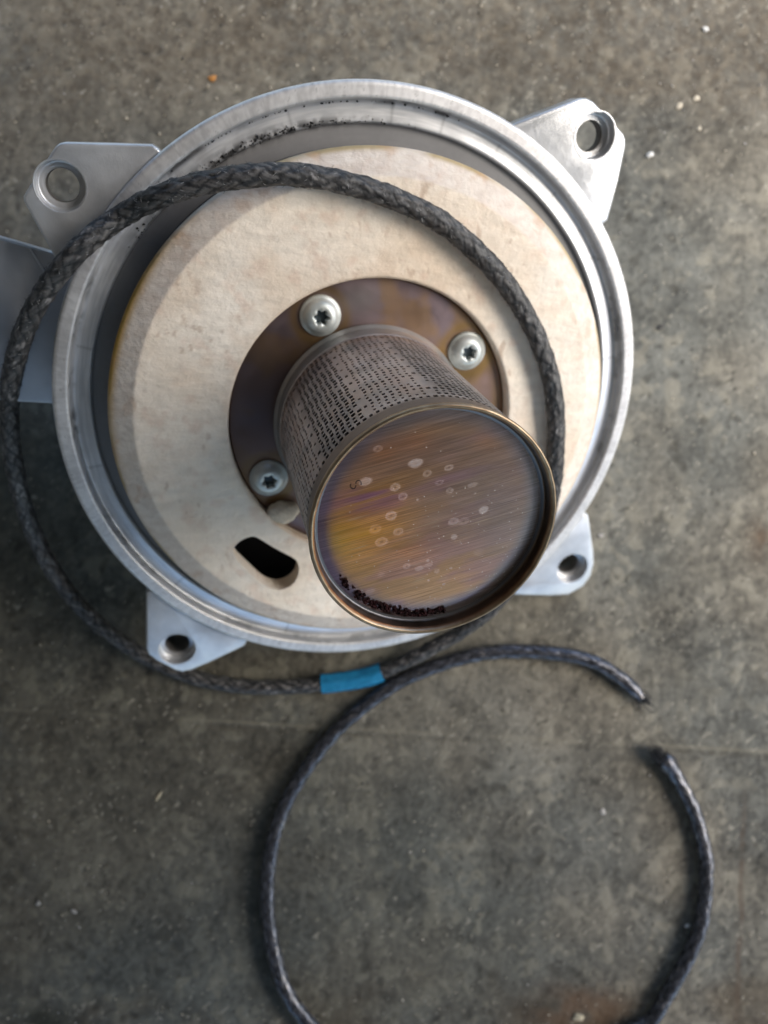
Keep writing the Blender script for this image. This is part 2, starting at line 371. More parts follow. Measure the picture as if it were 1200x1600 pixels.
# lugs ------------------------------------------------------------------------
LUGS = [
    ([(248, 232), (238, 225), (101, 221.6), (93, 223.5), (86, 229), (40, 300), (36.5, 307), (37, 315), (86, 404), (118, 452), (170, 440)], (94.5, 291), (97.8, 289.5)),
    ([(820, 225), (803, 193), (906.5, 153), (917, 153), (927, 158), (958, 189), (975, 209), (978.5, 218), (978, 230), (967, 282), (950.5, 344.5), (925, 345)], (930, 212.5), (921.5, 213.5)),
    ([(240, 905), (228, 927), (228, 1014), (232, 1024), (246, 1034), (273, 1048), (285, 1051), (299, 1048), (328, 1036), (383, 1010), (380, 980)], (277, 1014.5), (276, 1003)),
    ([(905, 790), (920, 805), (928, 860), (929, 880), (924, 900), (912, 917), (889, 930), (860, 932), (790, 930), (775, 905)], (894, 888), (888, 881)),
]
for (poly, c1, c2), zb in zip(LUGS, (-10.5, -10.5, -18, -13.5)):
    pp = [tuple(on_door(u, v, -2.0)[:2]) for u, v in poly]
    cx, cy, _ = on_door(*c1, -2.0)
    # the root of the lug follows the ring, hidden under its rim
    ka = [i for i, q in enumerate(pp) if math.hypot(*q) > 99]
    ks = [i for i in range(len(pp)) if i in ka]
    run = pp[ks[0]:ks[-1] + 1] if 0 not in ks or ks[-1] - ks[0] + 1 == len(ks) else pp
    a0_, a1_ = math.atan2(run[-1][1], run[-1][0]), math.atan2(run[0][1], run[0][0])
    dlt = (a1_ - a0_ + math.pi) % (2 * math.pi) - math.pi
    pp = run + [(97.2 * math.cos(a0_ + dlt * k / 10), 97.2 * math.sin(a0_ + dlt * k / 10)) for k in range(11)]
    lug = prism(pp, -10.0, -2.0, M['cast'], 'mounting_lug', door)
    bevel(lug, .9, 3, 50)
    cut(lug, prism(circle(cx, cy, 6.75, 64), -6.0, 2, name='cutter', parent=door))
    cut(lug, prism(circle(cx, cy, 4.6, 64), -14, 2, name='cutter', parent=door))
    shade(lug, 30)
    # turned lip of the counterbore
    lp = lathe('bolt_seat', rounded([(7.2, -9.0), (7.0, zb), (4.65, zb), (4.65, -6.5), (5.1, -5.95), (6.2, -5.95), (6.65, -5.5), (6.7, -2.3), (6.95, -1.9), (7.25, -1.96)], .25), 64, M['cast'], lug)
    lp.location = (cx * MM, cy * MM, 0)
    bore = lathe('bolt_bore', [(4.62, zb + .1), (4.62, -6.9), (4.50, -6.7), (4.48, -7.2), (4.48, zb + .1)], 48, M['bore'], lug); bore.location = (cx * MM, cy * MM, 0)

# ceramic insulation ------------------------------------------------------------
ZT = 12.0; ZE = 8.3; ZD = 8.0
ho = 46.5
cprof = rounded([(ho + .2, 7), (ho + .2, ZT - 1.0), (ho + .9, ZT), (75.2, ZT), (82.4, ZE + .2), (83, ZE - 1.0), (83, 4.4), (ho + .2, 4.4), (ho + .2, 7)], .5, 3)
ins = lathe('insulation_disc', dense(cprof, .8), 640, None, door)
slot_px = [(180, 300), (200, 250), (270, 185), (350, 147), (430, 132), (520, 180), (600, 235), (760, 322), (910, 400), (950, 460), (960, 540), (930, 640), (860, 720), (750, 765), (650, 760), (550, 720), (465, 650), (330, 520), (205, 400)]
slot = [tuple(on_door(340 + x / 7.5, 820 + y / 7.5, ZT)[:2]) for x, y in slot_px]
def smooth_poly(p, n=2):
    for _ in range(n):
        q = []
        for a_, b_ in zip(p, p[1:] + p[:1]):
            q += [(.75 * a_[0] + .25 * b_[0], .75 * a_[1] + .25 * b_[1]), (.25 * a_[0] + .75 * b_[0], .25 * a_[1] + .75 * b_[1])]
        p = q
    return p
cut(ins, prism(smooth_poly(slot), -12, 20, name='cutter', parent=door))
ins.data.materials.clear(); ins.data.materials.append(M['ceramic'])
shade(ins, 50)
P = coords(ins) * 1000; r = np.hypot(P[:, 0], P[:, 1]); a = np.arctan2(P[:, 1], P[:, 0]); deg = np.degrees(a)
n1 = fbm(P, 26, 4, 3); n2 = fbm(P, 7, 4, 5); n3 = fbm(P * np.array([1, 2.2, 1]), 3, 3, 9)
col = mix((.76, .635, .505), (.83, .745, .64), sstep(.3, .7, n1))
col = mix(col, np.array((.70, .52, .38)), np.clip(sstep(.52, .72, n2) * .25, 0, 1))
fib = fbm(np.stack([P[:, 0] * .3 + P[:, 1] * .17, P[:, 1], P[:, 2]], 1), 1.6, 3, 65)
col = col * (.86 + .28 * fib)[:, None]
col = mix(col, np.array((.66, .47, .36)), np.clip(sstep(.55, .75, fbm(P, 4.2, 4, 67)) * .4, 0, 1))
col = mix(col, np.array((.42, .28, .19)), np.clip(sstep(.74, .84, vnoise(P * np.array([1, .45, 1]), 1.3, 69)) * sstep(.45, .65, fbm(P, 12, 3, 70)) * .5, 0, 1))
band = sstep(74.6, 75.8, r)
col = mix(col, mix((.53, .45, .395), (.63, .56, .50), sstep(.3, .7, n3)), band * .7)
edge = sstep(81.2, 82.6, r) * (.15 + .6 * sstep(.35, .6, fbm(P, 16, 3, 15)))
col = mix(col, np.array((.30, .20, .045)), np.clip(edge, 0, .85))
yel = sstep(79.5, 82.5, r) * np.exp(-((((deg - 158) + 180) % 360 - 180) / 22) ** 2)
col = mix(col, np.array((.36, .20, .02)), np.clip(yel * .95, 0, .95))
col = mix(col, np.array((.42, .22, .10)), np.clip(sstep(.60, .74, fbm(P, 4.5, 3, 27)) * .35 * sstep(70, 80, r), 0, .5))
col = mix(col, np.array((.40, .25, .13)), np.exp(-np.abs(r - ho) / .9) * .5 * (P[:, 2] > 5))
crk = np.exp(-((P[:, 0] + 2.2 * np.sin(P[:, 1] * .5) + 19.0) / .35) ** 2) * 0
paint(ins, col)
# cavity floor below the slot
lathe('backing_plate', rounded([(82.6, 4.35), (82.6, -8.9), (2, -8.9), (2, -9.6), (86, -9.6)], .3), 200, M['dark'], door)

# heat tinted mounting plate -------------------------------------------------------
plate = lathe('mounting_plate', dense([(29.5, ZD - 3), (29.5, ZD), (ho - .1, ZD), (ho - .1, ZD - 3)], .5), 512, M['plate'], door)
P = coords(plate) * 1000; r = np.hypot(P[:, 0], P[:, 1]); a = np.arctan2(P[:, 1], P[:, 0]); deg = np.degrees(a)
n1 = fbm(P, 16, 3, 33); n2 = fbm(P, 5, 3, 35)
col = mix((.33, .22, .185), (.29, .22, .23), sstep(.38, .62, n1))
gold = sstep(.45, .62, fbm(P, 11, 3, 37))
col = mix(col, np.array((.36, .22, .10)), gold * .65)
SCREWS = [113.7, 34.2, -154.0, -63.5]
for s in SCREWS:
    sx, sy = 39 * math.cos(math.radians(s)), 39 * math.sin(math.radians(s))
    d = np.hypot(P[:, 0] - sx, P[:, 1] - sy)
    col = mix(col, np.array((.36, .22, .07)), np.exp(-((d - 8.2) / 1.6) ** 2) * .7)
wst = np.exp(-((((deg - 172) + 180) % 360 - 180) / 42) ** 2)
col = mix(col, np.array((.085, .068, .075)), wst * .8)  # dark reflection on the left side, put into the plate's colour
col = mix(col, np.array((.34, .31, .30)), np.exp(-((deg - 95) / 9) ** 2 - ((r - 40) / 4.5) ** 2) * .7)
col = mix(col, np.array((.12, .075, .05)), np.exp(-np.abs(r - 31) / 1.6) * .5 + np.exp(-np.abs(r - ho) / 1.0) * .5)
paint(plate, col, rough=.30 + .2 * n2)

# screws ------------------------------------------------------------------------
def star(r1, r2, n=6, k=8):
    return [((r1 + r2) / 2 + (r1 - r2) / 2 * math.cos(n * t)) for t in [2 * math.pi * i / (n * k) for i in range(n * k)]]
def build_screw():
    nn = 48; rs = star(2.55, 1.75)
    V = []; prof_ = [(6.4, 0), (6.45, .5), (6.2, .95), (5.7, 1.15), (5.35, 1.5), (4.9, 2.35), (4.2, 3.0), (3.5, 3.35), (3.0, 3.45)]
    for rr, zz in prof_:
        V += [(rr * math.cos(2 * math.pi * i / nn) * MM, rr * math.sin(2 * math.pi * i / nn) * MM, zz * MM) for i in range(nn)]
    for zz, sc in ((3.42, 1.0), (3.2, .96), (1.2, .93)):
        V += [(rs[i] * sc * math.cos(2 * math.pi * i / nn) * MM, rs[i] * sc * math.sin(2 * math.pi * i / nn) * MM, zz * MM) for i in range(nn)]
    L = len(prof_) + 3; Fc = []
    for j in range(L - 1):
        for i in range(nn): Fc.append((j * nn + i, j * nn + (i + 1) % nn, (j + 1) * nn + (i + 1) % nn, (j + 1) * nn + i))
    o = mesh_obj('screw', V, Fc, M['screw'], door)
    V2 = [(rs[i] * .96 * math.cos(2 * math.pi * i / nn) * MM, rs[i] * .96 * math.sin(2 * math.pi * i / nn) * MM, 1.25 * MM) for i in range(nn)]
    s = mesh_obj('star_recess', V2, [tuple(range(nn))], M['recess'], o)
    return o, s
s0, r0 = build_screw()
for i, s in enumerate(SCREWS):
    if i == 0: o = s0
    else:
        o = s0.copy(); C.objects.link(o); o.parent = door
        q = r0.copy(); C.objects.link(q); q.parent = o
    o.location = (39 * math.cos(math.radians(s)) * MM, 39 * math.sin(math.radians(s)) * MM, ZD * MM)
    o.rotation_euler = (random.uniform(-.03, .03), random.uniform(-.03, .03), [.95, .35, 1.2, .1][i])

# burner tube ---------------------------------------------------------------------
RB = 30.9; ZTIP = 86.0
collar = lathe('tube_collar', dense(rounded([(RB - .8, ZD - 2), (RB + 1.3, ZD + .05), (RB + 1.5, ZD + .8), (RB + .35, ZD + 2.4), (RB + .3, ZD + 8.6), (RB - .3, ZD + 9.1)], .5), .5), 256, M['sleeve'], door)
def build_sleeve():
    ncol, nrow = 108, 29; z0, z1 = ZD + 8.8, ZTIP - 6.8
    V = []; Fc = []; cen = []
    A = 2 * np.pi / ncol; dz = (z1 - z0) / nrow
    def pt(a_, z_, r_=RB): return (r_ * math.cos(a_) * MM, r_ * math.sin(a_) * MM, z_ * MM)
    for i in range(ncol):
        for j in range(nrow + 1): V.append(pt(i * A, z0 + j * dz))
    cid = lambda i, j: (i % ncol) * (nrow + 1) + j
    for i in range(ncol):
        blk = (i // 9); k = i % 9; odd = blk % 2
        for j in range(nrow):
            a0, a1 = i * A, (i + 1) * A; zz = z0 + j * dz
            c = [cid(i, j), cid(i + 1, j), cid(i + 1, j + 1), cid(i, j + 1)]
            ph = j % 4
            hole = k != 8 or j % 3 == 1
            if odd: w_, h_ = ((.46, .56), (.44, .54), (.36, .40), (.40, .46))[ph]
            else: w_, h_ = ((.60, .66), (.62, .68), (.50, .54), (.56, .60))[ph]
            if random.random() < .02: hole = False
            if not hole or w_ == 0:
                Fc.append(tuple(c)); continue
            ac = (a0 + a1) / 2 + (A * .10 if j % 4 > 1 else -A * .06); zc = zz + dz / 2
            jw = random.uniform(.9, 1.1)
            pa, pz = A * w_ / 2 * jw, dz * h_ / 2 * jw
            b0 = len(V)
            ring_ = [(ac - pa, zc - pz), (ac + pa, zc - pz), (ac + pa, zc + pz), (ac - pa, zc + pz)]
            V.extend(pt(*q) for q in ring_); V.extend(pt(q[0], q[1], RB - .6) for q in ring_)
            for e in range(4):
                f = (e + 1) % 4
                Fc.append((c[e], c[f], b0 + f, b0 + e)); Fc.append((b0 + e, b0 + f, b0 + 4 + f, b0 + 4 + e))
    o = mesh_obj('burner_tube', V, Fc, M['sleeve'], door, smooth=False)
    return o
sleeve = build_sleeve()
tipband = lathe('tip_band', dense(rounded([(RB - .3, ZTIP - 7.0), (RB + .12, ZTIP - 6.7), (RB + .15, ZTIP - 1.6), (RB + .2, ZTIP - 1.4)], .2), .4), 256, M['sleeve'], door)
for o in (collar, sleeve, tipband):
    P = coords(o) * 1000; a = np.arctan2(P[:, 1], P[:, 0]); Q = np.stack([np.cos(a) * RB, np.sin(a) * RB, P[:, 2]], 1)
    n1 = fbm(Q, 14, 4, 5); n2 = fbm(Q, 2.2, 3, 9); n3 = vnoise(Q * np.array([1, 1, .15]), 3.5, 13)
    col = mix((.33, .285, .26), (.50, .43, .40), sstep(.3, .7, .6 * n1 + .4 * n2))
    col = mix(col, np.array((.40, .295, .25)), sstep(.5, .8, n3) * .5)
    z = P[:, 2]
    bw = a / (2 * np.pi) * 12 % 2; band_ = sstep(.05, .2, bw) * sstep(1.0, .85, bw); axb = .5 + .5 * np.cos((z - ZD) / 4.2 * np.pi)
    inz = sstep(ZD + 10, ZD + 12, z) * sstep(ZTIP - 8, ZTIP - 10, z)
    col = mix(col, np.array((.20, .18, .175)), band_ * inz * (.35 + .35 * axb)); col = mix(col, np.array((.52, .40, .35)), (1 - band_) * (1 - axb) * inz * .45)
    blot = sstep(.48, .66, .6 * vnoise(Q * np.array([1, 1, .45]), 11, 15) + .4 * fbm(Q, 5, 3, 16))
    col = mix(col, np.array((.17, .155, .15)), blot * .7)
    col = mix(col, np.array((.36, .36, .35)), sstep(ZD + 9.3, ZD + 8, z) * .8)
    col = mix(col, np.array((.33, .22, .16)), np.exp(-((z - ZD - 10.5) / 1.6) ** 2) * .6)
    col = mix(col, np.array((.155, .115, .09)), sstep(ZTIP - 8.5, ZTIP - 6, z) * .85)
    rad_ = np.hypot(P[:, 0], P[:, 1]); col = mix(col, np.array((.012, .011, .011)), (rad_ < RB - .5) * (z > ZD + 9) * 1.0)  # hole walls painted near black for the shade inside them
    paint(o, col, rough=.38 + .25 * n2)
for q_ in (collar, tipband): q_.parent = sleeve
core = lathe('burner_core', [(RB - 1.6, ZD - 2), (RB - 1.6, ZTIP - 6.3), (.3, ZTIP - 6.2)], 96, M['void'], sleeve)
rimp = [(RB + .15, ZTIP - 1.8), (RB + .5, ZTIP - 1.3), (RB + .62, ZTIP - .7), (RB + .5, ZTIP - .2), (RB + .1, ZTIP + .05), (RB - .35, ZTIP - .05), (RB - .7, ZTIP - .5), (RB - .9, ZTIP - 1.3), (RB - 1.0, ZTIP - 2.9), (RB - 1.1, ZTIP - 3.5), (RB - 1.4, ZTIP - 3.9), (RB - 2.1, ZTIP - 4.1)]
rim = lathe('rolled_rim', dense(rimp, .25), 384, M['bronze'], sleeve)
P = coords(rim); aa = np.arctan2(P[:, 1], P[:, 0])     # small dents in the rolled edge
dent = .12 * (vnoise(np.stack([np.cos(aa) * 30, np.sin(aa) * 30, 0 * aa], 1), 2.5, 3) - .5) * (P[:, 2] * 1000 > ZTIP - 1.5) * MM
P[:, 2] += dent; P[:, :2] *= (1 + dent / (RB * MM))[:, None] if True else 1
rim.data.vertices.foreach_set('co', P.astype(np.float32).ravel())
Q = P * 1000; rq = np.hypot(Q[:, 0], Q[:, 1]); n1 = fbm(Q, 8, 4, 41); n2 = fbm(Q, 1.5, 3, 43)
col = mix((.24, .165, .105), (.40, .30, .20), sstep(.3, .7, .6 * n1 + .4 * n2))
col = mix(col, np.array((.10, .078, .066)), sstep(-.5, -1.5, Q[:, 2] - ZTIP) * (rq < RB - .5) * .85)     # inner wall darkened in the colour for its shade
col = mix(col, np.array((.13, .135, .15)), sstep(-3.6, -3.9, Q[:, 2] - ZTIP) * (rq < RB - .5) * .8)
paint(rim, col)

ZC = ZTIP - 4.1
def build_cap():
    RC = 29.0; nr, na = 230, 900
    rr = RC * np.linspace(1e-5, 1, nr); aa = np.linspace(0, 2 * np.pi, na, endpoint=False)
    A, R_ = np.meshgrid(aa, rr, indexing='ij')
    # gently domed and slightly wavy pressed sheet
    x, y = (R_ * np.cos(A)).ravel(), (R_ * np.sin(A)).ravel(); r = R_.ravel()
    P = np.stack([x, y, 0 * x], 1)
    z = ZC + .25 * (fbm(P, 22, 2, 3) - .5)* (1 - sstep(25, 28.3, r)) + .35 * (1 - (r / RC) ** 2)
    o = grid_obj('end_cap', np.stack([x, y, z], 1) * MM, na, nr, M['cap'], sleeve, close_u=True, flip=True)
    d1 = on_door(500, 765, ZC)[:2]; d2 = on_door(690, 712, ZC)[:2]; d = (d2 - d1) / np.linalg.norm(d2 - d1); n = np.array([-d[1], d[0]])
    u, v = x * d[0] + y * d[1], x * n[0] + y * n[1]
    M['cap'].node_tree.nodes['grain_turn'].inputs['Rotation'].default_value = (0, 0, -math.atan2(d[1], d[0]))
    S = np.stack([u, v, 0 * u], 1)
    brush = .5 * snoise(S * np.array([.04, 1, 1]), .28, 5) + .3 * snoise(S * np.array([.1, 1, 1]), .55, 7) + .2 * snoise(S * np.array([.06, 1, 1]), 1.6, 8)
    scr = sstep(.80, .95, snoise(S * np.array([.035, 1, 1]), .22, 11)) * sstep(.35, .6, snoise(S * np.array([.3, 1, 1]), 3, 12))
    n1 = fbm(S * np.array([.35, 1, 1]), 5, 4, 13); n2 = fbm(S * np.array([.4, 1, 1]), 9, 3, 17); n3 = fbm(P, 10, 3, 19)
    streak = .6 * snoise(S * np.array([.10, 1, 1]), 1.3, 41) + .4 * snoise(S * np.array([.08, 1, 1]), .6, 43)
    # temper colours: straw and gold left, mauve grey right, blue rim
    def at(px, py): return on_door(px, py, ZC)[:2]
    g = at(560, 830); dg = np.hypot(x - g[0], (y - g[1]) * 1.15)
    col = mix((.38, .215, .115), (.34, .205, .145), sstep(.4, .6, n2))
    col = mix(col, np.array((.31, .17, .165)), sstep(.46, .62, n1) * .6)
    pc = at(790, 790); col = mix(col, np.array((.25, .185, .16)), np.exp(-(np.hypot(x - pc[0], y - pc[1]) / 15) ** 2) * .75)
    col = mix(col, np.array((.66, .30, .06)), np.clip(np.exp(-(dg / 12) ** 2.0) * (.35 + .5 * n2 + .5 * streak), 0, .95))
    g2 = at(520, 850); col = mix(col, np.array((.52, .32, .055)), np.exp(-(np.hypot(x - g2[0], y - g2[1]) / 5.0) ** 2) * .55)
    for px, py, s_, k_ in ((585, 775, 3.6, .8), (560, 790, 3.0, .6), (625, 745, 3.2, .45), (655, 700, 3.0, .4), (735, 715, 3.4, .4), (700, 760, 3, .4), (690, 800, 3, .3)):
        q = at(px, py); du = (x - q[0]) * d[0] + (y - q[1]) * d[1]; dv = (x - q[0]) * n[0] + (y - q[1]) * n[1]
        col = mix(col, np.array((.25, .115, .19)), np.exp(-((du / (s_ * 2.8)) ** 2 + (dv / (s_ * 1.1)) ** 2)) * k_ * sstep(.30, .72, n1) * sstep(.25, .72, streak) * 1.05)
    for px, py in ((650, 690), (600, 705), (640, 860), (760, 690)):
        q = at(px, py); col = mix(col, np.array((.48, .21, .09)), np.exp(-(np.hypot(x - q[0], (y - q[1]) * 1.6) / 4) ** 2) * .5)
    rim_ = sstep(23.0, 28.0, r + 2.2 * (n3 - .5)) * .75; ang = np.degrees(np.arctan2(y, x))
    blue = mix((.15, .165, .22), (.17, .205, .235), sstep(.4, .6, n3))
    lft = np.exp(-((((ang - 190) + 180) % 360 - 180) / 50) ** 2)
    blue = mix(blue, np.array((.10, .075, .145)), lft * .85)
    rimw = rim_ * (1 - .45 * lft) + lft * .45 * sstep(25, 27.5, r)
    col = mix(col, blue, np.clip(rimw, 0, .9))
    col = col * (.90 + .2 * brush)[:, None]
    col = mix(col, np.array((.60, .48, .32)), scr * .22)
    rough = .30 + .08 * brush + .05 * (n1 - .5); metal = np.ones(len(x))
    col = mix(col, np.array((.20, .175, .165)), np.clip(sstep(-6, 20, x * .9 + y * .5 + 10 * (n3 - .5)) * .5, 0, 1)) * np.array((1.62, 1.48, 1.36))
    film = np.zeros(len(x))
    for px, py, k_ in ((530, 922, .4), (555, 941, .7), (580, 951, .9), (605, 958, 1), (630, 963, 1), (655, 965, 1), (680, 963, .8)):
        q = at(px, py); film = np.maximum(film, k_ * np.exp(-(((x - q[0]) ** 2 + (y - q[1]) ** 2) / 2.6 ** 2)))
    col = mix(col, np.array((.03, .018, .018)), np.clip(film * sstep(.3, .6, fbm(P, 1.2, 3, 81)) * .9, 0, .9))
    # dried water spots
    spots = [(649, 723, 12, 6.5, .9, 0), (571, 752, 11, 6, .75, 0), (617, 761, 8.5, 6, .7, 1), (629, 775, 8, 5.5, .55, 1), (611, 805, 9, 7, .75, 1), (596, 846, 11, 7, .5, 1), (622, 830, 8.5, 5.5, .55, 1),
             (667, 739, 7, 5, .5, 1), (701, 730, 7.5, 4.5, .6, 1), (755, 796, 8.5, 6, .95, 0), (708, 814, 8.5, 5.5, .65, 1), (709, 838, 5.5, 4.5, .8, 0), (702, 766, 6, 4.5, .5, 1), (738, 757, 9, 4, .4, 0),
             (590, 701, 7, 5, .4, 1), (686, 753, 7, 4, .3, 1), (635, 884, 6.5, 5, .7, 1), (655, 887, 8, 4, .6, 0), (669, 882, 7, 4, .45, 0), (668, 875, 3, 2.5, .9, 0), (682, 892, 5, 4, .5, 0), (669, 906, 2.3, 2, .9, 0),
             (693, 912, 3, 2, .9, 0), (704, 887, 3, 2, .8, 0), (579, 923, 8, 5, .35, 0), (586, 826, 10, 7, .3, 1), (724, 814, 9, 6, .3, 1), (747, 862, 9, 7, .2, 0), (652, 780, 2, 1.6, .8, 0), (742, 770, 2, 1.6, .5, 0), (595, 897, 6, 4, .25, 0)]
    for px, py, ru, rv, k_, ringy in spots:
        q = at(px, py); sc = 1 / 6.55
        du = ((x - q[0]) * d[0] + (y - q[1]) * d[1]) / (ru * sc); dv = ((x - q[0]) * n[0] + (y - q[1]) * n[1]) / (rv * sc * 1.12)
        e = np.hypot(du, dv) + .30 * (fbm(P + px, 1.0, 3, 23) - .5)
        m = sstep(1.25, .72, e) * (.7 + .5 * fbm(P, .9, 2, 33))
        if ringy: m = m * (.45 + .55 * sstep(.5, .85, e)) + .6 * sstep(.28, .12, e) * 0 ; dk = sstep(.34, .15, e)
        else: m = m * (.75 + .25 * vnoise(P, .3, 29)); dk = 0 * e
        col = mix(col, np.array((.36, .34, .335)), np.clip(m * k_ * .72, 0, 1)); metal = metal - .6 * m * k_; rough = rough + .25 * m * k_
        if ringy: col = mix(col, np.array((.09, .07, .06)), dk * .35)
    # pin-point dust
    for _ in range(110):
        ang_ = rng.uniform(0, 2 * np.pi); rr_ = 27 * math.sqrt(rng.uniform()); q = (rr_ * math.cos(ang_), rr_ * math.sin(ang_))
        if rng.uniform() < .55: q = tuple(at(rng.uniform(640, 820), rng.uniform(770, 925)))
        e = np.hypot(x - q[0], y - q[1]); m = sstep(.17, .06, e) * rng.uniform(.4, .95)
        col = mix(col, np.array((.72, .69, .62)), m); metal = metal - .9 * m; rough = rough + .3 * m
    # the small engraved squiggle
    for cx_, cy_, a0_, a1_ in ((551.5, 758.5, 0, 215), (560.0, 755.0, 180, 390)):
        for tt in np.linspace(a0_, a1_, 40):
            q = at(cx_ + 4.2 * math.cos(math.radians(tt)), cy_ + 4.6 * math.sin(math.radians(tt)))
            col = mix(col, np.array((.05, .045, .045)), sstep(.17, .08, np.hypot(x - q[0], y - q[1])) * .9)
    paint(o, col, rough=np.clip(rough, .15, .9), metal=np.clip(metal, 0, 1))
    return o
build_cap()

# mixing duct under the left of the door ----------------------------------------------
def lerp(a_, b_, k): return (a_[0] + (b_[0] - a_[0]) * k, a_[1] + (b_[1] - a_[1]) * k)
dq = [on_door(-420, 248, -14)[:2], on_door(80, 393, -14)[:2], on_door(330, 466, -14)[:2], on_door(330, 645, -14)[:2], on_door(28, 628.5, -14)[:2], on_door(-420, 596, -14)[:2]]
duct = prism([tuple(q) for q in dq], -17, -14, M['duct'], 'mixing_duct', door)
bevel(duct, .8, 3, 40); shade(duct, 40)
body = prism([(q[0], q[1] - 30) for q in (dq[0], dq[1], dq[2])] + [tuple(q) for q in dq[3:]], -72, -17.2, M['duct'], 'duct_body', duct); bevel(body, 1.2, 2)
rp = [(43, 384), (48, 385.5), (80, 436), (73, 436)]
rib = prism([tuple(on_door(u, v, -13.6)[:2]) for u, v in rp], -15, -13.55, M['duct'], 'duct_rib', duct)
bevel(rib, .3, 2)
edge_rib = prism([tuple(on_door(u, v, -13.4)[:2]) for u, v in ((-420, 250), (42, 382), (76, 393), (76, 396), (42, 386), (-420, 254))], -15, -13.3, M['duct'], 'duct_edge', duct)
bevel(edge_rib, .3, 2)
housing = lathe('blower_housing', rounded([(.5, -17), (43, -17), (45, -19), (45, -44), (43, -46), (.5, -46)], 1.5), 96, M['cast'], door)
valve = prism([(-205, -18), (-150, -18), (-150, 58), (-205, 58)], -92, -15, M['cast'], 'valve_block', door); bevel(valve, 3, 3); shade(valve, 40)

# ------------------------------------------------------------------ ropes
def catmull(P, step):
    P = np.asarray(P, float); P = np.concatenate([[2 * P[0] - P[1]], P, [2 * P[-1] - P[-2]]]); out = []
    for i in range(1, len(P) - 2):
        for tt in np.linspace(0, 1, 40, endpoint=False):
            p0, p1, p2, p3 = P[i - 1:i + 3]
            out.append(.5 * (2 * p1 + (p2 - p0) * tt + (2 * p0 - 5 * p1 + 4 * p2 - p3) * tt ** 2 + (3 * p1 - p0 - 3 * p2 + p3) * tt ** 3))
    out.append(P[-2]); out = np.array(out)
    for _ in range(2):
        k = np.array([1, 2, 3, 2, 1]) / 9.0; pad = np.concatenate([out[:1]] * 2 + [out] + [out[-1:]] * 2)
        out = np.stack([np.convolve(pad[:, c], k, 'valid') for c in range(3)], 1)
    s = np.concatenate([[0], np.cumsum(np.linalg.norm(np.diff(out, axis=0), axis=1))]); n = int(s[-1] / step) + 1
    ss = np.linspace(0, s[-1], n); return np.stack([np.interp(ss, s, out[:, c]) for c in range(3)], 1), ss

def frames(Cn):
    Tn = np.gradient(Cn, axis=0); Tn /= np.linalg.norm(Tn, axis=1)[:, None]
    up = np.array([0, 0, 1.0]); N = up - Tn * (Tn @ up)[:, None]; N /= np.linalg.norm(N, axis=1)[:, None]
    B = np.cross(Tn, N); return Tn, N, B

def rope(name, pts, rad, amp, parent, seed, pitch, closed_caps=True, flat=1.0, fray=.05, colours=((.020, .020, .021), (.085, .080, .078)), rg=(.45, .7), nth=44, mat=None, endfun=None, K=4):
    Cn, s = catmull(pts, .30 * MM); s = s / MM; Tn, N, B = frames(Cn); n = len(Cn)
    th = np.linspace(0, 2 * np.pi, nth, endpoint=False)
    S, TH = np.meshgrid(s, th, indexing='ij'); S = S.ravel(); TH = TH.ravel()
    wob = fbm(np.stack([S, np.cos(TH) * 3, np.sin(TH) * 3 + seed], 1), 7, 3, seed)
    u = K * TH / (2 * np.pi) + S / pitch + .9 * (wob - .5); v = K * TH / (2 * np.pi) - S / pitch + .9 * (wob - .5)
    su = np.abs(np.cos(np.pi * u)); sv = np.abs(np.cos(np.pi * v))
    over = .5 + .5 * np.cos(np.pi * np.floor(u + .5) + np.pi * np.floor(v + .5))
    h = np.maximum(su ** .6 * (.45 + .55 * over), sv ** .6 * (1 - .55 * over))
    q = np.stack([S, np.cos(TH) * rad / MM, np.sin(TH) * rad / MM], 1)
    fine = fbm(q * np.array([.35, 1, 1]), .9, 3, seed + 3); lump = fbm(q, 7, 3, seed + 5)
    strand = np.where(over > .5, vnoise(np.stack([(u * 9), S * .05, 0 * S], 1), 1, seed + 7), vnoise(np.stack([(v * 9), S * .05, 0 * S + 9], 1), 1, seed + 8))
    R = rad * (1 - amp + amp * h + fray * (fine - .5) * 2 + .07 * (lump - .5) + amp * .25 * (strand - .5))
    if endfun is not None: R = R * endfun(S, s[-1], TH)
    co = np.repeat(Cn, nth, 0) + (np.repeat(N, nth, 0) * (np.cos(TH) * flat)[:, None] + np.repeat(B, nth, 0) * np.sin(TH)[:, None]) * R[:, None]
    o = grid_obj(name, co, n, nth, mat or M['rope'], parent, close_v=True, flip=True)
    val = .55 * h + .45 * strand
    col = mix(colours[0], colours[1], np.clip(sstep(.45, .95, val) * (.4 + .9 * fine), 0, 1))
    fl = sstep(.70, .82, vnoise(q * np.array([.5, 1, 1]), .7, seed + 11)) * sstep(.45, .7, vnoise(q, 5, seed + 13))
    col = mix(col, np.array((.30, .28, .27)), fl * .6)
    paint(o, col, rough=rg[0] + (rg[1] - rg[0]) * fine)
    return o, (Cn, s, Tn, N, B)

